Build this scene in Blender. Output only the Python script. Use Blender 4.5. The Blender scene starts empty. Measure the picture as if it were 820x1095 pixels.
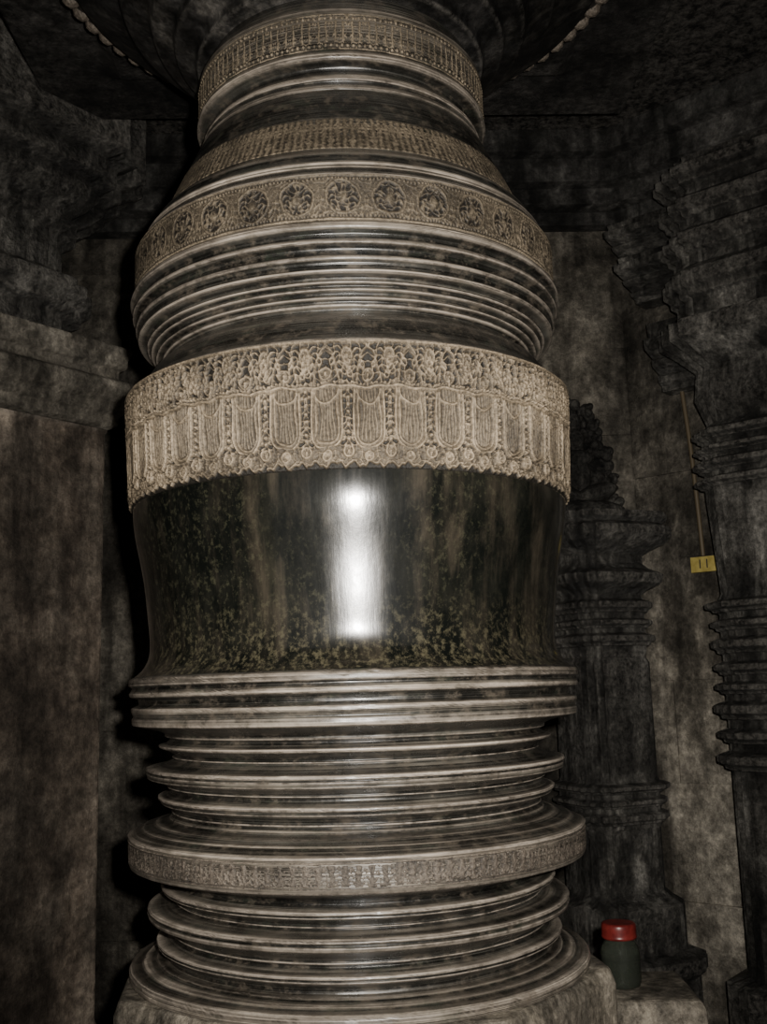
import bpy, math, random, bmesh
import numpy as np
from mathutils import Vector, Matrix
random.seed(7); np.random.seed(7)
S=bpy.context.scene
D=2.2; EYE=1.5; F=1100.0; P=math.atan(188/F)

# ---------------------------------------------------------------- helpers
def link(o,parent=None):
    S.collection.objects.link(o)
    if parent: o.parent=parent
    return o
def empty(name,loc=(0,0,0)):
    e=bpy.data.objects.new(name,None); e.location=loc; e.empty_display_size=.1
    return link(e)
def mesh_obj(name,verts,faces,mat,parent=None,smooth=False):
    m=bpy.data.meshes.new(name); m.from_pydata(verts,[],faces); m.update()
    if smooth: m.polygons.foreach_set('use_smooth',[True]*len(m.polygons))
    o=bpy.data.objects.new(name,m)
    if mat: m.materials.append(mat)
    return link(o,parent)
def grid_mesh(name,X,Y,Z,mat,attrs=None,parent=None):
    rows,cols=X.shape
    co=np.stack([X,Y,Z],-1).reshape(-1,3).astype(np.float32)
    i=np.arange(rows-1)[:,None]; j=np.arange(cols)[None,:]; jn=(j+1)%cols
    f=np.stack([i*cols+j,(i+1)*cols+j,(i+1)*cols+jn,i*cols+jn],-1).reshape(-1,4)
    n=len(f); m=bpy.data.meshes.new(name)
    m.vertices.add(len(co)); m.vertices.foreach_set('co',co.ravel())
    m.loops.add(n*4); m.loops.foreach_set('vertex_index',f.ravel().astype(np.int32))
    m.polygons.add(n); m.polygons.foreach_set('loop_start',np.arange(0,n*4,4,dtype=np.int32))
    m.update(calc_edges=True); m.validate()
    m.polygons.foreach_set('use_smooth',np.ones(n,dtype=bool))
    for k,a in (attrs or {}).items():
        at=m.attributes.new(k,'FLOAT','POINT'); at.data.foreach_set('value',a.reshape(-1).astype(np.float32))
    m.materials.append(mat)
    return link(bpy.data.objects.new(name,m),parent)
def lathe(name,pts,mat,segs=288,parent=None,center=(0,0),round_=True,wob=0.0):
    pts=[tuple(p)+((.3,) if len(p)==2 else ()) for p in pts]
    if round_:
        q=[pts[0]]
        for a,b in zip(pts[:-1],pts[1:]):
            a=np.array(a);b=np.array(b)
            q+= [tuple(a+(b-a)*t) for t in (.1,.5,.9)]
        q.append(pts[-1]); pts=q
    A=np.array(pts); th=np.linspace(0,2*math.pi,segs,endpoint=False)[None,:]
    r=A[:,0:1]+0*th; z=A[:,1:2]
    if wob:   # hand-turned, chipped edges
        r=r+wob*(np.sin(th*5+z*40)*.5+np.sin(th*17+z*90)*.35+np.sin(th*41-z*130)*.3)
        r=r-wob*3.0*np.clip(np.random.rand(*r.shape)-.93,0,1)/.07*(A[:,2:3]>.6)
    X=center[0]+r*np.cos(th); Y=center[1]+r*np.sin(th); Z=z+0*th
    return grid_mesh(name,X,Y,Z,mat,{'tone':A[:,2:3]+0*th},parent)

class NT:
    def __init__(s,name):
        s.m=bpy.data.materials.new(name); s.m.use_nodes=True
        s.t=s.m.node_tree; s.b=s.t.nodes['Principled BSDF']
        s.tc=s.n('ShaderNodeTexCoord')
    def n(s,t,**k):
        x=s.t.nodes.new(t)
        for a,v in k.items(): setattr(x,a,v)
        return x
    def l(s,a,b): s.t.links.new(a,b)
    def noise(s,scale=5,vec=(1,1,1),detail=6,rough=.6,off=(0,0,0)):
        mp=s.n('ShaderNodeMapping'); mp.inputs['Scale'].default_value=vec; mp.inputs['Location'].default_value=off
        s.l(s.tc.outputs['Object'],mp.inputs['Vector'])
        x=s.n('ShaderNodeTexNoise'); x.inputs['Scale'].default_value=scale
        x.inputs['Detail'].default_value=detail; x.inputs['Roughness'].default_value=rough
        s.l(mp.outputs['Vector'],x.inputs['Vector']); return x.outputs['Fac']
    def ramp(s,src,stops):
        x=s.n('ShaderNodeValToRGB'); e=x.color_ramp.elements
        while len(e)<len(stops): e.new(.5)
        for el,(p,c) in zip(e,stops):
            el.position=p; el.color=(c[0],c[1],c[2],1) if hasattr(c,'__len__') else (c,c,c,1)
        s.l(src,x.inputs['Fac']); return x.outputs['Color']
    def mix(s,fac,a,b,mode='MIX'):
        x=s.n('ShaderNodeMix',data_type='RGBA',blend_type=mode)
        for sock,v in ((x.inputs[0],fac),(x.inputs[6],a),(x.inputs[7],b)):
            if isinstance(v,(int,float)): sock.default_value=v
            elif isinstance(v,tuple): sock.default_value=(*v,1)
            else: s.l(v,sock)
        return x.outputs[2]
    def math(s,op,a,b=0.0):
        x=s.n('ShaderNodeMath',operation=op)
        for sock,v in ((x.inputs[0],a),(x.inputs[1],b)):
            if isinstance(v,(int,float)): sock.default_value=v
            else: s.l(v,sock)
        return x.outputs[0]
    def attr(s,name):
        x=s.n('ShaderNodeAttribute'); x.attribute_name=name; return x.outputs['Fac']
    def bump(s,h,strength=.3,dist=.01):
        x=s.n('ShaderNodeBump'); x.inputs['Strength'].default_value=strength; x.inputs['Distance'].default_value=dist
        s.l(h,x.inputs['Height']); s.l(x.outputs['Normal'],s.b.inputs['Normal'])
    def set(s,**k):
        for a,v in k.items():
            sock=s.b.inputs[a.replace('_',' ')]
            if isinstance(v,(int,float)): sock.default_value=v
            elif isinstance(v,tuple): sock.default_value=(*v,1) if len(v)==3 else v
            else: s.l(v,sock)

# ---------------------------------------------------------------- materials
def turned_stone():
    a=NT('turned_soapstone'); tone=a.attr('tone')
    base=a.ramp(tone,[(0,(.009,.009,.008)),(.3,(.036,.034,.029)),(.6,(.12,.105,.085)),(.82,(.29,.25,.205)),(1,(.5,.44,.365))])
    lines=a.noise(1,(1.5,1.5,420),3,.7)
    base=a.mix(1,base,a.ramp(lines,[(.38,.3),(.5,.85),(.62,2.3)]),'MULTIPLY')
    patch=a.noise(7,(1,1,2.2),7,.7,(3,1,2))
    base=a.mix(1,base,a.ramp(patch,[(.34,.3),(.5,.9),(.66,1.7)]),'MULTIPLY')
    grime=a.noise(26,(1,1,1.3),6,.78,(8,1,2))
    base=a.mix(a.ramp(grime,[(.5,0.),(.64,.5)]),base,(.17,.14,.105))
    green=a.noise(11,(1,1,3),5,.7,(1,9,2))
    base=a.mix(a.ramp(green,[(.56,0.),(.7,.4)]),base,(.06,.075,.052))
    pt=a.n('ShaderNodeNewGeometry')
    edge=a.ramp(pt.outputs['Pointiness'],[(.506,0.),(.55,.75)])
    chip=a.noise(35,(1,1,1),4,.7,(2,2,2))
    edge=a.math('MULTIPLY',edge,a.ramp(chip,[(.38,.15),(.58,1.)]))
    base=a.mix(edge,base,(.50,.43,.36))
    a.set(Base_Color=base,Roughness=a.ramp(grime,[(.35,.2),(.65,.45)]),Specular_IOR_Level=.9)
    a.bump(a.math('ADD',lines,a.math('MULTIPLY',grime,.6)),.22,.003)
    return a.m
def polished_stone():
    a=NT('polished_black_stone')
    mott=a.noise(6,(1.4,1.4,.8),8,.72,(1,4,2))
    st=a.noise(22,(1,1,.06),5,.65)
    fine=a.noise(95,(1,1,.8),5,.75,(5,5,0))
    area=a.noise(2.6,(1,1,.7),3,.5,(7,2,5))
    col=a.ramp(mott,[(.45,(.006,.007,.006)),(.6,(.018,.018,.014)),(.8,(.05,.045,.03))])
    spk=a.math('MULTIPLY',a.ramp(fine,[(.52,0.),(.66,.7)]),a.ramp(area,[(.44,.08),(.6,.8)]))
    col=a.mix(spk,col,(.085,.083,.05))
    brn=a.math('MULTIPLY',a.ramp(st,[(.46,0.),(.68,.55)]),a.ramp(mott,[(.4,.15),(.6,1.)]))
    col=a.mix(brn,col,(.11,.088,.062))
    sx=a.n('ShaderNodeSeparateXYZ'); a.l(a.tc.outputs['Object'],sx.inputs[0])
    foot=a.n('ShaderNodeMapRange'); a.l(sx.outputs['Z'],foot.inputs[0])
    foot.inputs[1].default_value=1.67; foot.inputs[2].default_value=1.53
    ft=a.math('MULTIPLY',foot.outputs[0],a.ramp(fine,[(.48,0.),(.64,1.)]))
    col=a.mix(a.math('MULTIPLY',ft,.7),col,(.16,.14,.085))
    a.set(Base_Color=col,Roughness=a.ramp(st,[(.3,.15),(.7,.25)]),Specular_IOR_Level=.85,Coat_Weight=.7,Coat_Roughness=a.ramp(fine,[(.4,.07),(.7,.18)]),Coat_IOR=1.6)
    a.bump(a.math('ADD',st,a.math('MULTIPLY',fine,.25)),.14,.003)
    return a.m
def carved_stone(name,hi,lo):
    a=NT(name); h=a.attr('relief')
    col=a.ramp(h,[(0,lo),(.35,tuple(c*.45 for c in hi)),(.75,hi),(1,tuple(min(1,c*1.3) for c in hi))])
    n1=a.noise(9,(1,1,1),7,.65); n2=a.noise(170,(1,1,1),4,.75)
    col=a.mix(1,col,a.ramp(n1,[(.3,.45),(.5,.95),(.7,1.3)]),'MULTIPLY')
    col=a.mix(1,col,a.ramp(n2,[(.35,.4),(.5,1.),(.65,1.5)]),'MULTIPLY')
    a.set(Base_Color=col,Roughness=.5,Specular_IOR_Level=.45)
    a.bump(n2,.6,.004); return a.m
def rough_stone(name,c0,c1,c2,scale=2.5,rough=.8,bump=.5,spec=.3,edge=.5,white=.35):
    a=NT(name)
    n1=a.noise(scale,(1,1,.6),9,.78); n2=a.noise(scale*12,(1,1,1),8,.8); st=a.noise(scale*3,(1,1,.15),5,.6,(2,7,1))
    n3=a.noise(scale*.7,(1,1,.5),4,.6,(5,5,5)); n4=a.noise(scale*4,(1,1,1),5,.65,(1,2,9))
    col=a.ramp(n1,[(.38,c0),(.5,c1),(.62,c2)])
    col=a.mix(a.ramp(st,[(.46,0.),(.64,.8)]),col,tuple(c*.35 for c in c0))
    st2=a.noise(scale*4,(1,1,.12),5,.65,(9,3,4))
    col=a.mix(a.ramp(st2,[(.55,0.),(.75,white)]),col,tuple(min(1,c*1.5) for c in c2))
    col=a.mix(1,col,a.ramp(n3,[(.35,.3),(.5,.9),(.65,1.7)]),'MULTIPLY')
    col=a.mix(1,col,a.ramp(n4,[(.35,.55),(.5,1.),(.65,1.35)]),'MULTIPLY')
    col=a.mix(1,col,a.ramp(n2,[(.3,.3),(.5,1.),(.7,2.0)]),'MULTIPLY')
    sh=a.n('ShaderNodeMapRange'); a.l(a.attr('shade'),sh.inputs[0])
    sh.inputs[3].default_value=1.0; sh.inputs[4].default_value=.75
    col=a.mix(1,col,sh.outputs[0],'MULTIPLY')
    pt=a.n('ShaderNodeNewGeometry')
    e=a.math('MULTIPLY',a.ramp(pt.outputs['Pointiness'],[(.52,0.),(.6,edge)]),a.ramp(n2,[(.42,.0),(.62,1.)]))
    col=a.mix(e,col,(.36,.33,.29))
    a.set(Base_Color=col,Roughness=rough,Specular_IOR_Level=spec)
    a.bump(a.math('ADD',n2,a.math('ADD',a.math('MULTIPLY',n4,2.0),a.math('MULTIPLY',n1,1.5))),bump,.03); return a.m
M_turn=turned_stone(); M_pol=polished_stone()
M_car=carved_stone('carved_bead_stone',(.39,.31,.215),(.022,.019,.015))
M_car2=carved_stone('carved_band_stone',(.29,.235,.165),(.026,.022,.018))
M_disc=carved_stone('carved_disc_stone',(.21,.175,.14),(.05,.045,.04))
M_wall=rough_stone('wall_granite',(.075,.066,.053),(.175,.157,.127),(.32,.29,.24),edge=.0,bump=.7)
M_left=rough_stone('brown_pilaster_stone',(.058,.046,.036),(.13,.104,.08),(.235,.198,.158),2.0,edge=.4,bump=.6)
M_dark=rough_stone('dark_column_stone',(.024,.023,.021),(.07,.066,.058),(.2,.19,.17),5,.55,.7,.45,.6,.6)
M_deep=rough_stone('dark_carving_stone',(.015,.015,.014),(.04,.038,.034),(.1,.095,.083),8,.7,.6,.3,.3)  # darker stone colours for the figure carving
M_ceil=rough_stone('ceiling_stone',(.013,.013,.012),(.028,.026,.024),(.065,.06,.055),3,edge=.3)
M_floor=rough_stone('floor_stone',(.04,.035,.03),(.09,.08,.07),(.18,.16,.14),3,.7)
M_base=rough_stone('plinth_stone',(.08,.07,.055),(.2,.175,.135),(.34,.3,.24),6,.6,.35)

# ---------------------------------------------------------------- great turned pillar
def T(y): return math.tan(P+math.atan((547-y)/F))
def rz(y,w):
    ys=y+(735-y)*.14
    r=D*math.sin(math.atan(w/(992+.1685*ys)))
    return r,EYE+T(y)*(D-r)
# (height mark, half width mark, tone)
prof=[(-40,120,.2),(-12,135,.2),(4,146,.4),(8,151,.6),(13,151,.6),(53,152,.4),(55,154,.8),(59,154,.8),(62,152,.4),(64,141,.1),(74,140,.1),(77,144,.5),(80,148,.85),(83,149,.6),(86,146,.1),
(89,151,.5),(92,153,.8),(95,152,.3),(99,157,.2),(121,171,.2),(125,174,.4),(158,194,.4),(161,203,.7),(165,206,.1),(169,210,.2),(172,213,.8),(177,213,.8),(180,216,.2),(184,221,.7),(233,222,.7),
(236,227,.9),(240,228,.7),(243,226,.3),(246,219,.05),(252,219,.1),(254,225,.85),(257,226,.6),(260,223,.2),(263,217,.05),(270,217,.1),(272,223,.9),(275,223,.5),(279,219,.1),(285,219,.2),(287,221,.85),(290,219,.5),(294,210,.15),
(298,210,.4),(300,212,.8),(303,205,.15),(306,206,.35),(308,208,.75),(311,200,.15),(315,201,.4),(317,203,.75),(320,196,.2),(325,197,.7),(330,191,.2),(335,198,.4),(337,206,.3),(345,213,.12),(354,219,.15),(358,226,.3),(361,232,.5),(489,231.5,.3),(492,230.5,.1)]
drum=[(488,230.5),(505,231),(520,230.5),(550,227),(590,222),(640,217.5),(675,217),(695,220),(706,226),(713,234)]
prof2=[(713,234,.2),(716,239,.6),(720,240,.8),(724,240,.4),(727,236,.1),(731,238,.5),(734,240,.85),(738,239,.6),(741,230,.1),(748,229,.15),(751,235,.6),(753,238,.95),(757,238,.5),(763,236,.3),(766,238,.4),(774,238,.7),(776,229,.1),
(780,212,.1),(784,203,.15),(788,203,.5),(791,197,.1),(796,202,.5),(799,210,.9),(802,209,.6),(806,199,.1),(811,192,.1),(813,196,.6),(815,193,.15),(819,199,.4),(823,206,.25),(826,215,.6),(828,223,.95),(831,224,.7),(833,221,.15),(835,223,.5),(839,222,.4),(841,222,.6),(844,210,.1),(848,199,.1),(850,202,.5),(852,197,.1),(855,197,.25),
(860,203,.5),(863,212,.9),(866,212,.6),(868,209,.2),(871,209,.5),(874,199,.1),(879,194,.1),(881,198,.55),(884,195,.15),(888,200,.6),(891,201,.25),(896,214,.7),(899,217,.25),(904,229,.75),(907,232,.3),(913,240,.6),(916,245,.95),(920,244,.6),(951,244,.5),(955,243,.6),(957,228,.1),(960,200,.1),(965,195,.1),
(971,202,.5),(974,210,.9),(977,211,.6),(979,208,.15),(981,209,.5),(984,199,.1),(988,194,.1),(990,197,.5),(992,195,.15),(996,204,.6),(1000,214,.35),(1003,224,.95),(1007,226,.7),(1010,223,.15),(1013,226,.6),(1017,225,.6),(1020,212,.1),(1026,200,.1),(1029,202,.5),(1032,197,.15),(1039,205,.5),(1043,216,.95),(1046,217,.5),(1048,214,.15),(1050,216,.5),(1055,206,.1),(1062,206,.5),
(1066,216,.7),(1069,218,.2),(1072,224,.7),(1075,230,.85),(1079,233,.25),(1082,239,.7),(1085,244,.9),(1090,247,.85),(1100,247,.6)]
def build(pts):
    out=[];last=9
    for p in pts:
        r,z=rz(p[0],p[1]); z=min(z,last-.0012); last=z; out.append((r,z)+tuple(p[2:]))
    return out
PIL=empty('stone_pillar')
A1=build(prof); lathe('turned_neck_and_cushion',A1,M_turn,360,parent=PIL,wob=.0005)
DR=build([(a,b,.1) for a,b in drum])
dz=np.array([p[1] for p in DR]);dr=np.array([p[0] for p in DR])
co=np.polyfit((dz-1.7)*5,dr,6); zz=np.linspace(dz[0],dz[-1],60)
lathe('polished_drum',[(float(np.polyval(co,(z-1.7)*5)),float(z),.1) for z in zz],M_pol,parent=PIL,round_=False)
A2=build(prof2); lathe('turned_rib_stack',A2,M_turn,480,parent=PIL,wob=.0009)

def ring(d,r,w): return np.exp(-((d-r)/w)**2)
def box(x,a,b,s=.03): return 1/(1+np.exp(np.clip(-(x-a)/s*3,-40,40)))*1/(1+np.exp(np.clip((x-b)/s*3,-40,40)))
def filigree(aU,k,f=1.0,w=.35,ph=0.0):
    g=np.sin(13*f*aU+2.2*np.sin(9*f*k+ph))+np.sin(12*f*k+2.4*np.sin(11*f*aU)+ph)
    return np.exp(-(g/w)**2)
def band(name,y0,w0,y1,w1,N,per,rows,fn,depth,mat):
    r0,z0=rz(y0,w0); r1,z1=rz(y1,w1)
    v=np.linspace(1,0,rows)[:,None]; cols=N*per
    th=np.linspace(0,2*math.pi,cols,endpoint=False)[None,:]
    cell=np.floor(np.arange(cols)/per)[None,:]; U=((np.arange(cols)%per+.5)/per-.5)[None,:]
    cw=2*math.pi*(r0+r1)/2/N; H=math.hypot(z0-z1,r0-r1)/cw
    wu=.022*np.sin(th*37+v*9)+.018*np.sin(th*83-v*21+1)
    wv=.03*np.sin(th*29+1.3)+.02*np.sin(th*71+v*13)
    h=fn(U+wu*np.cos(np.pi*U),v*H+wv*np.minimum(1,4*np.minimum(v,1-v)),H,cell+0*v)
    rnd=np.random.rand(N)[cell.astype(int)]
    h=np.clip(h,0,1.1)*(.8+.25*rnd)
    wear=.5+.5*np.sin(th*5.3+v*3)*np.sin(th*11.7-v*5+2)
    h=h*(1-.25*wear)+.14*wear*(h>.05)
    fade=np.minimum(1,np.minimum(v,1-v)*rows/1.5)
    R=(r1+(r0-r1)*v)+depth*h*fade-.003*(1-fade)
    Z=z1+(z0-z1)*v+0*th
    return grid_mesh(name,R*np.cos(th),R*np.sin(th),Z,mat,{'relief':h},PIL)
def fA(U,Y,H,c):
    k=Y/H*3.05; aU=np.abs(U)
    h=.25*np.ones_like(U)
    m=box(k,1.95,2.95)
    fl=filigree(aU,k,1.5,.4,np.where(c%2>0,0.,.9))
    crest=ring(aU,.30*np.sqrt(np.clip((2.85-k)/.8,0,1)),.03)*(k>2.02)*.6
    lot=ring(np.hypot(U,(k-2.2)),.14,.03)
    drop=ring(np.hypot(aU-.5,(k-2.65)*.6),.11,.035)*.6
    med=np.maximum.reduce([fl*.85,crest,lot*.7,ring(np.hypot(U,k-2.2),0,.06),drop,ring(np.hypot(aU-.5,(k-2.65)*.6),0,.05)*.8])
    h=h*(1-m)+m*med
    h=np.maximum(h,box(k,2.97,3.1)*.7)
    h=np.maximum(h,box(k,1.88,1.95,.02)*.9); h=np.maximum(h,box(k,1.98,2.03,.01)*(.5+.5*np.cos(2*np.pi*U*10)))
    p=box(k,.42,1.86)
    dU=np.where(k>.85,aU,np.hypot(U,(k-.85)*.95))
    nest=.12+.42*(.5+.5*np.cos(2*np.pi*dU/.085))
    nest=np.maximum(nest,ring(dU,.36,.03)); nest=np.maximum(nest,ring(dU,.27,.02)*.8)
    nest=np.where(dU<.2,.08+.42*(.5+.5*np.cos(2*np.pi*U/.075)),nest)
    post=np.maximum(box(aU,.46,.6,.015)*(.45+.45*np.cos(2*np.pi*k*6)),filigree(aU,k,1.8,.4)*.8)
    q=np.where(dU<.40,nest,post)
    ar=ring(np.hypot(U,(k-1.86)*.9),.30,.035)*(k<1.86)*.8; q=np.maximum(q,ar)
    h=h*(1-p)+p*q
    b=k<.5
    ye=.13+.05*np.sin(np.pi*U*4+c*1.7)+.03*np.sin(np.pi*2*(U*5+c*.37))
    d3=np.hypot(aU-.5,k-.4); d6=np.hypot(U,k-.3)
    fr=np.maximum.reduce([ring(np.abs(k-ye),0,.03)*.7,ring(d3,.12,.03),ring(d3,0,.04),ring(d6,.11,.03)*.8,ring(d6,0,.04),.75*filigree(aU,k,1.8,.4)*(k>ye),.15*(k>ye)])
    fr=np.where(k<ye-.05,0,fr)
    return np.where(b,fr,h)
def fB(U,Y,H,c):
    k=Y/H; y=(k-.5)*H; aU=np.abs(U); d=np.hypot(U,y*.92); R=.36
    fl=filigree(aU,y,1.9,.4,c*1.3)
    a=np.maximum.reduce([ring(d,R,.03)*.6,fl*.6*(d<R-.04),ring(np.hypot(U,(y+.04)*.6),0,.07)*.7])
    a=np.where(d>R+.04,np.maximum(filigree(aU,y,1.7,.4,1.)*.65,.22),a)
    e=np.maximum(box(k,.95,1.1),box(k,-.1,.05))*.8; bd=np.maximum(box(k,.87,.92,.01),box(k,.08,.13,.01))*(.5+.5*np.cos(2*np.pi*U*12))*.7
    m=box(k,.12,.88,.01)
    return np.maximum.reduce([a*m,e,bd])
def fC(U,Y,H,c):
    k=Y/H; aU=np.abs(U)
    return np.maximum.reduce([filigree(aU,k*H,1.,.4)*.7,box(k,-.1,.05)*.7,box(k,.62,.68)*.6,box(k,.95,1.1)*.6,.3+.25*np.cos(2*np.pi*U*3)])
def fD(U,Y,H,c):
    k=Y/H; aU=np.abs(U); y=(k-.5)*H
    a=np.maximum(ring(aU,.28,.07)*box(k,.2,.8)*.8,filigree(aU,y,1.1,.4)*.7)
    b=(.5+.5*np.cos(2*np.pi*U*3))*np.maximum(box(k,.83,.9,.01),box(k,.1,.17,.01))
    return np.maximum.reduce([a,b,box(k,.94,1.1)*.9,box(k,-.1,.05),.2+0*U])
def fE(U,Y,H,c):
    k=Y/H; y=(k-.5)*H; aU=np.abs(U)
    a=np.maximum(filigree(aU,y,1.3,.45,c*.8)*.75,.25+.25*np.cos(2*np.pi*U*2))
    return np.maximum.reduce([a*box(k,.12,.88,.02),box(k,.93,1.1)*.9,box(k,-.1,.07)*.8])
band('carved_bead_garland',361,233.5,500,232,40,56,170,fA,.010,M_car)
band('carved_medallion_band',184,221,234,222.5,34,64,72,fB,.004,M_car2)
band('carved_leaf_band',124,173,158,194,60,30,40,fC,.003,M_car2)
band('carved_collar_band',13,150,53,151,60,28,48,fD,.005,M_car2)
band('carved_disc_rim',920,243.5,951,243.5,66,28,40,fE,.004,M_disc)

# flared capital dish above the neck
cap=[(.27,2.86,.2),(.30,2.90,.3),(.33,2.905,.35),(.335,2.93,.15),(.38,2.95,.35),(.385,2.975,.15),(.43,2.99,.3),(.44,3.02,.1),(.50,3.05,.3),(.51,3.08,.35),(.50,3.10,.1),(.58,3.14,.2),(.64,3.17,.3),(.655,3.20,.4),(.645,3.215,.1),(.69,3.225,.4),(.70,3.25,.6),(.70,3.30,.3),(.66,3.33,.1),(.2,3.335,.1)]
M_cap=rough_stone('capital_stone',(.014,.014,.014),(.034,.032,.03),(.1,.092,.08),4,.4,.2,.5,.9)
lathe('capital_dish',cap[::-1],M_cap,parent=PIL)
bm=bmesh.new()
for k in range(80):
    a=2*math.pi*k/80
    bmesh.ops.create_icosphere(bm,subdivisions=2,radius=.026,matrix=Matrix.Translation((.693*math.cos(a),.693*math.sin(a),3.24)))
me=bpy.data.meshes.new('rim_beads'); bm.to_mesh(me); bm.free(); me.materials.append(M_disc)
at=me.attributes.new('relief','FLOAT','POINT'); at.data.foreach_set('value',[.7]*len(me.vertices))
link(bpy.data.objects.new('rim_beads',me),PIL)

def plan_redent():
    q=[(1,.6),(.9,.6),(.9,.75),(.75,.75),(.75,.9),(.6,.9),(.6,1)]
    out=[]
    for k in range(4):
        c,s=[(1,0),(0,1),(-1,0),(0,-1)][k]
        out+=[(x*c-y*s,x*s+y*c) for x,y in q]
    return out
def plan_ngon(n,rot): return [(math.cos(rot+2*math.pi*k/n)/math.cos(math.pi/n),math.sin(rot+2*math.pi*k/n)/math.cos(math.pi/n)) for k in range(n)]
PL_sq=plan_ngon(4,math.pi/4); PL_8=plan_ngon(8,math.pi/8); PL_r=plan_redent()
def stack(name,plan,prof,mat,center=(0,0),rot=0,parent=None,bevel=.004):
    n=len(plan); V=[];Fs=[]; c,s=math.cos(rot),math.sin(rot)
    for (h,z) in prof:
        for x,y in plan: V.append((center[0]+h*(x*c-y*s),center[1]+h*(x*s+y*c),z))
    for i in range(len(prof)-1):
        for j in range(n):
            k=(j+1)%n; Fs.append((i*n+j,i*n+k,(i+1)*n+k,(i+1)*n+j))
    Fs.append(tuple(range(n))[::-1]); Fs.append(tuple((len(prof)-1)*n+j for j in range(n)))
    o=mesh_obj(name,V,Fs,mat,parent)
    if bevel:
        b=o.modifiers.new('b','BEVEL'); b.width=bevel; b.segments=2; b.limit_method='ANGLE'
    return o
zb=A2[-1][1]
stack('octagonal_base',PL_8,[(.465,.76),(.465,zb-.03),(.455,zb)],M_base,parent=PIL,rot=math.radians(6),bevel=.008)
stack('lower_plinth',PL_8,[(.70,.0),(.70,.60),(.66,.62),(.66,.70),(.645,.73),(.46,.76)],M_base,parent=PIL,bevel=.008)
stack('plinth_side_block',PL_sq,[(.125,.60),(.125,.825),(.115,.84)],M_base,(.60,.19),math.radians(-4),PIL,.008)
stack('square_abacus',PL_sq,[(.66,3.33),(.70,3.36),(.93,3.36),(.95,3.42),(.93,3.45),(.93,3.6)],M_ceil,parent=PIL,bevel=.006)

# ---------------------------------------------------------------- room shell
def ashlar(name,p0,p1,z0,z1,mat,ch=(.26,.46),bw=(.4,1.0),thick=.25):
    p0=Vector(p0);p1=Vector(p1);t=(p1-p0);L=t.length;t.normalize(); n=Vector((t.y,-t.x))
    V=[];Fc=[];sh=[]
    def blk(a,b,za,zb,off,s,dep=thick):
        i=len(V)
        j=lambda:random.uniform(-.003,.003)
        for q,o in ((a,off+j()),(b,off+j()),(b,-dep),(a,-dep)):
            for z in (za,zb):
                v=p0+t*q+n*(o+(j() if o>-.1 else 0)); V.append((v.x,v.y,z)); sh.append(s)
        for f in ((0,2,3,1),(2,4,5,3),(4,6,7,5),(6,0,1,7),(1,3,5,7),(0,6,4,2)): Fc.append(tuple(i+x for x in f))
    z=z0
    while z<z1-.01:
        h=min(random.uniform(*ch),z1-z)
        if z1-z-h<.12: h=z1-z
        a=-random.uniform(0,.4)
        while a<L:
            w=random.uniform(*bw); s0=max(a,0)+.0002; s1=min(a+w,L)-.0002
            if s1-s0>.02: blk(s0,s1,z+.0002,z+h-.0002,random.uniform(-.006,.006),random.random())
            a+=w
        z+=h
    blk(-.2,L+.2,z0,z1,-.012,.5,thick)
    o=mesh_obj(name,V,Fc,mat)
    at=o.data.attributes.new('shade','FLOAT','POINT'); at.data.foreach_set('value',sh)
    b=o.modifiers.new('b','BEVEL'); b.width=.002; b.segments=2
    return o
ashlar('wall_back',(-1.25,1.65),(1.09,1.65),0,3.7,M_wall)
ashlar('wall_right',(1.09,1.65),(2.5,.43),0,3.7,M_wall)
ashlar('wall_left',(-2.6,.1),(-1.25,1.65),0,3.7,M_wall)
ashlar('wall_east',(2.5,.43),(2.5,-3.2),0,3.7,M_wall)
ashlar('wall_west',(-2.6,-3.2),(-2.6,.1),0,3.7,M_wall)
def slab(name,x0,x1,y0,y1,z0,z1,mat):
    V=[(x,y,z) for x in (x0,x1) for y in (y0,y1) for z in (z0,z1)]
    return mesh_obj(name,V,[(0,1,3,2),(4,6,7,5),(0,4,5,1),(2,3,7,6),(0,2,6,4),(1,5,7,3)],mat)
slab('floor',-2.9,2.8,-3.2,2,-.1,0,M_floor)
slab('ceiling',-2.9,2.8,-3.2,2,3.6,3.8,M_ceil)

def cornice(name,p0,p1,prof,mat,parent=None,bevel=.004):
    p0=Vector(p0);p1=Vector(p1);t=(p1-p0).normalized(); n=Vector((t.y,-t.x))
    V=[];N=len(prof)
    for p in (p0,p1):
        for o,z in prof: v=p+n*o; V.append((v.x,v.y,z))
    Fc=[(i,(i+1)%N,N+(i+1)%N,N+i) for i in range(N)]+[tuple(range(N))[::-1],tuple(range(N,2*N))]
    o=mesh_obj(name,V,Fc,mat,parent)
    b=o.modifiers.new('b','BEVEL'); b.width=bevel; b.segments=2
    return o
bp=[(-.05,3.6),(-.05,3.28),(.06,3.28),(.06,3.33),(.12,3.34),(.12,3.40),(.17,3.41),(.17,3.50),(.22,3.51),(.22,3.6)]
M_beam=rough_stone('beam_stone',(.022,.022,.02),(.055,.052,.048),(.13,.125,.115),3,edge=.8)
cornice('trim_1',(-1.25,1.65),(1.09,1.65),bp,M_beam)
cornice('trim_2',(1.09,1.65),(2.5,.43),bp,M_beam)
cornice('trim_3',(-2.6,.1),(-1.25,1.65),bp,M_beam)

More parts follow.
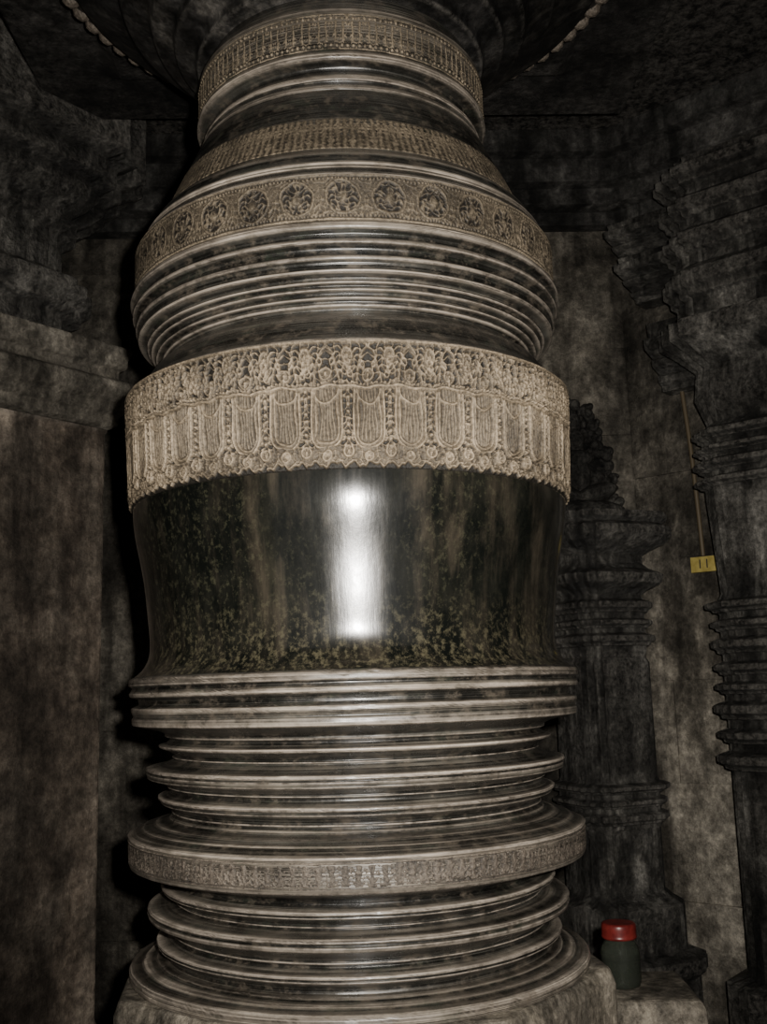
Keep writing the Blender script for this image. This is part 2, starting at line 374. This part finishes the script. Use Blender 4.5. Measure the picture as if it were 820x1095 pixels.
# ---------------------------------------------------------------- left pilaster
ang=math.radians(-40.3)
LP=empty('wall_pilaster')
stack('shaft',PL_sq,[(.45,0),(.45,.5),(.43,.52),(.43,2.36),(.44,2.38)],M_left,(-1.42,1.13),ang,LP,.01)
stack('cornice_moulding',PL_sq,[(.44,2.38),(.46,2.39),(.46,2.42),(.475,2.43),(.475,2.45),(.50,2.47),(.51,2.50),(.51,2.53),(.46,2.55),(.46,2.58),(.48,2.59),(.48,2.62),(.49,2.63),(.49,2.66)],M_wall,(-1.42,1.13),ang,LP,.006)
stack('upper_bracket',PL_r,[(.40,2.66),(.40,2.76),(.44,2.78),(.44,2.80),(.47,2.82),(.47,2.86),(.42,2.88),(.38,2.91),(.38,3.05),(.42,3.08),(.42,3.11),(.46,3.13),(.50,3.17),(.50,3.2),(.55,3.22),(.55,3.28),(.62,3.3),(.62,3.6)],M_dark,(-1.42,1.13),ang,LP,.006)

# ---------------------------------------------------------------- moulded engaged columns on the right
def ribs(h0,h1,z0,z1,n):
    out=[];ws=[random.uniform(.7,1.3) for _ in range(n)]; s=sum(ws); z=z0
    for w_ in ws:
        dz=(z1-z0)*w_/s; H=h0+(h1-h0)*random.uniform(.65,1.0)
        out+=[(h0,z+.02*dz),(h0,z+.25*dz),(h0+(H-h0)*.45,z+.3*dz),(h0+(H-h0)*.5,z+.42*dz),(H,z+.52*dz),(H,z+.78*dz),(h0+(H-h0)*.55,z+.86*dz),(h0,z+.95*dz)]
        z+=dz
    return out
C1=empty('engaged_column')
c=(.86,1.40); r1=math.radians(20)
pr=[(.22,0),(.22,.56),(.24,.58),(.24,.62),(.19,.64),(.19,.78),(.16,.80),(.14,.82),(.14,1.02)]+ribs(.145,.175,1.02,1.17,3)+[(.14,1.18),(.14,1.56),(.13,1.58)]
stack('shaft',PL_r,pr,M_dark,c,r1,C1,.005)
pr=[(.13,1.58)]+ribs(.135,.165,1.60,1.78,3)+[(.13,1.79),(.15,1.81),(.19,1.83),(.20,1.86),(.16,1.88),(.14,1.90),(.14,1.93),(.17,1.95),(.21,1.97),(.23,1.99),(.23,2.02),(.20,2.035),(.22,2.05),(.22,2.07)]
stack('capital_mouldings',PL_r,pr,M_dark,c,r1,C1,.005)
C2=empty('engaged_column')
c=(1.46,1.20); r2=math.radians(-41)
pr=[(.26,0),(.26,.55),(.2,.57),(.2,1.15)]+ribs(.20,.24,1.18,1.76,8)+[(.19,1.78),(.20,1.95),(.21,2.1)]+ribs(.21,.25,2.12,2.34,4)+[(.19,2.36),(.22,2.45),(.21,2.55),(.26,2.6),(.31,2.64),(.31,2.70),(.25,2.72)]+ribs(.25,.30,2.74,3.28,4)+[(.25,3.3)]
stack('moulded_shaft',PL_r,pr,M_dark,c,r2,C2,.008)

def corn(z,o,h): return [(-.05,z+h),(-.05,z),(o*.35,z),(o*.35,z+h*.08),(o*.5,z+h*.12),(o*.5,z+h*.22),(o*.42,z+h*.25),(o*.7,z+h*.33),(o*.75,z+h*.42),(o*.68,z+h*.46),(o,z+h*.55),(o*1.02,z+h*.72),(o*.8,z+h*.78),(o*.85,z+h)]
ent=empty('wall_entablature')
wd=Vector((1.41,-1.22)).normalized(); w0=Vector((1.09,1.65))
def wp(s): v=w0+wd*s; return (v.x,v.y)
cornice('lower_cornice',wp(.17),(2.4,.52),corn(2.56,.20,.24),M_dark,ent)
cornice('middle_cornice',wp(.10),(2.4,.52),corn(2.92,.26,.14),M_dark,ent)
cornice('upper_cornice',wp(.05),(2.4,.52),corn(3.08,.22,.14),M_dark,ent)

# worn carving on top of the first engaged column
bm=bmesh.new()
def ico(x,y,z,sx,sy,sz,rz_=0):
    m=Matrix.Translation((x,y,z))@Matrix.Rotation(rz_,4,'Y')@Matrix.Diagonal((sx,sy,sz,1))
    bmesh.ops.create_icosphere(bm,subdivisions=3,radius=1,matrix=m)
fx,fy,fz=.84,1.50,2.07
ico(fx,fy+.09,fz+.20,.15,.05,.20); ico(fx-.02,fy+.09,fz+.36,.10,.05,.14)   # backing slab
ico(fx,fy,fz+.045,.17,.09,.045)
ico(fx-.06,fy-.01,fz+.11,.085,.06,.035,.3); ico(fx+.06,fy-.01,fz+.11,.085,.06,.035,-.3)
ico(fx,fy+.02,fz+.19,.055,.045,.085); ico(fx,fy+.02,fz+.25,.07,.045,.035)
ico(fx,fy+.01,fz+.32,.036,.036,.045); ico(fx,fy+.02,fz+.385,.028,.028,.045)
for k in range(260):
    zz_=random.uniform(.02,.48); hw=.15*math.sqrt(max(0,1-(zz_/.50)**2))+.01
    ico(fx+random.uniform(-hw,hw),fy+.06+random.uniform(-.02,.02),fz+zz_,random.uniform(.01,.026),.024,random.uniform(.01,.024),random.random()*3)
me=bpy.data.meshes.new('worn_figure_carving'); bm.to_mesh(me); bm.free(); me.materials.append(M_deep)
me.polygons.foreach_set('use_smooth',[True]*len(me.polygons))
link(bpy.data.objects.new('worn_figure_carving',me),C1)

# electrical conduit with yellow junction tag
wall_p=Vector((1.285,1.482)); nn=Vector((-.654,-.757))
cu=bpy.data.curves.new('wall_cable','CURVE'); cu.dimensions='3D'; cu.bevel_depth=.008
sp=cu.splines.new('BEZIER'); pts=[(0,1.94),(-.005,2.1),(-.015,2.35),(-.03,2.56)]; sp.bezier_points.add(3)
tt=Vector((.757,-.654))
for b,(q,z) in zip(sp.bezier_points,pts):
    v=wall_p+tt*q+nn*.02; b.co=(v.x,v.y,z); b.handle_left_type=b.handle_right_type='AUTO'
a=NT('brown_cable'); a.set(Base_Color=(.13,.1,.06),Roughness=.5); cu.materials.append(a.m)
link(bpy.data.objects.new('wall_cable',cu))
a=NT('yellow_tag_paint'); mott=a.noise(40); a.set(Base_Color=a.ramp(mott,[(.3,(.35,.27,.06)),(.7,(.6,.48,.14))]),Roughness=.5); M_y=a.m
a=NT('tag_ink'); a.set(Base_Color=(.05,.045,.03),Roughness=.6); M_k=a.m
tag=empty('yellow_switch_tag')
def tbox(name,q0,q1,z0,z1,d0,d1,mat):
    V=[]
    for q in (q0,q1):
        for d in (d0,d1):
            for z in (z0,z1):
                v=wall_p+tt*q+nn*d; V.append((v.x,v.y,z))
    return mesh_obj(name,V,[(0,1,3,2),(4,6,7,5),(0,4,5,1),(2,3,7,6),(0,2,6,4),(1,5,7,3)],mat,tag)
tbox('plate',-.045,.05,1.88,1.935,.006,.03,M_y)
for k in range(2): tbox('stripe_%d'%k,-.012+k*.026,-.008+k*.026,1.893,1.925,.03,.032,M_k)

# ---------------------------------------------------------------- jar with red lid
J=empty('glass_jar')
jc=(.572,.19); zj=.84
a=NT('dark_bottle_glass'); a.set(Base_Color=(.30,.34,.27),Roughness=.04,Transmission_Weight=.9,IOR=1.45,Specular_IOR_Level=.7); M_g=a.m
a=NT('dark_oil'); n_=a.noise(30); a.set(Base_Color=a.ramp(n_,[(.4,(.004,.006,.004)),(.7,(.022,.026,.015))]),Roughness=.25); M_o=a.m
a=NT('red_lid_plastic'); nn_=a.noise(50); a.set(Base_Color=a.ramp(nn_,[(.3,(.10,.01,.01)),(.7,(.24,.03,.025))]),Roughness=.35); M_r=a.m
def sh_(p): return [(r,z+zj) for r,z in p]
lathe('jar_glass',sh_([(.001,.108),(.031,.108),(.032,.102),(.032,.095),(.038,.088),(.042,.078),(.043,.07),(.043,.012),(.04,.003),(.036,.001),(.001,.001)]),M_g,64,J,jc)
lathe('oil_inside',sh_([(.001,.060),(.0395,.057),(.0395,.014),(.036,.006),(.001,.006)]),M_o,48,J,jc)
lathe('lid',sh_([(.001,.133),(.034,.133),(.037,.13),(.038,.124),(.038,.108),(.039,.104),(.037,.1),(.001,.1)]),M_r,64,J,jc)

# ---------------------------------------------------------------- camera
yaw=math.radians(1.85); roll=math.radians(1.65)
Fw=Vector((math.sin(yaw)*math.cos(P),math.cos(yaw)*math.cos(P),math.sin(P)))
R0=Fw.cross(Vector((0,0,1))).normalized(); U0=R0.cross(Fw)
U=U0*math.cos(roll)+R0*math.sin(roll); R=R0*math.cos(roll)-U0*math.sin(roll)
m=Matrix((R,U,-Fw)).transposed().to_4x4(); m.translation=Vector((0,-D,EYE))
cd=bpy.data.cameras.new('camera'); cam=bpy.data.objects.new('camera',cd); link(cam); cam.matrix_world=m
cd.sensor_fit='VERTICAL'; cd.sensor_height=36; cd.lens=F/1095*36; cd.clip_start=.02
S.camera=cam

# ---------------------------------------------------------------- light
ld=bpy.data.lights.new('camera_flash','SPOT'); ld.energy=250; ld.shadow_soft_size=.02; ld.color=(1,.955,.885)
ld.spot_size=math.radians(92); ld.spot_blend=1.0
lo=link(bpy.data.objects.new('camera_flash',ld)); lo.location=(.08,-D,EYE+.06)
lo.rotation_euler=Fw.to_track_quat('-Z','Y').to_euler()
w=bpy.data.worlds.new('world'); S.world=w; w.use_nodes=True
w.node_tree.nodes['Background'].inputs[0].default_value=(.87,.83,.79,1); w.node_tree.nodes['Background'].inputs[1].default_value=.13
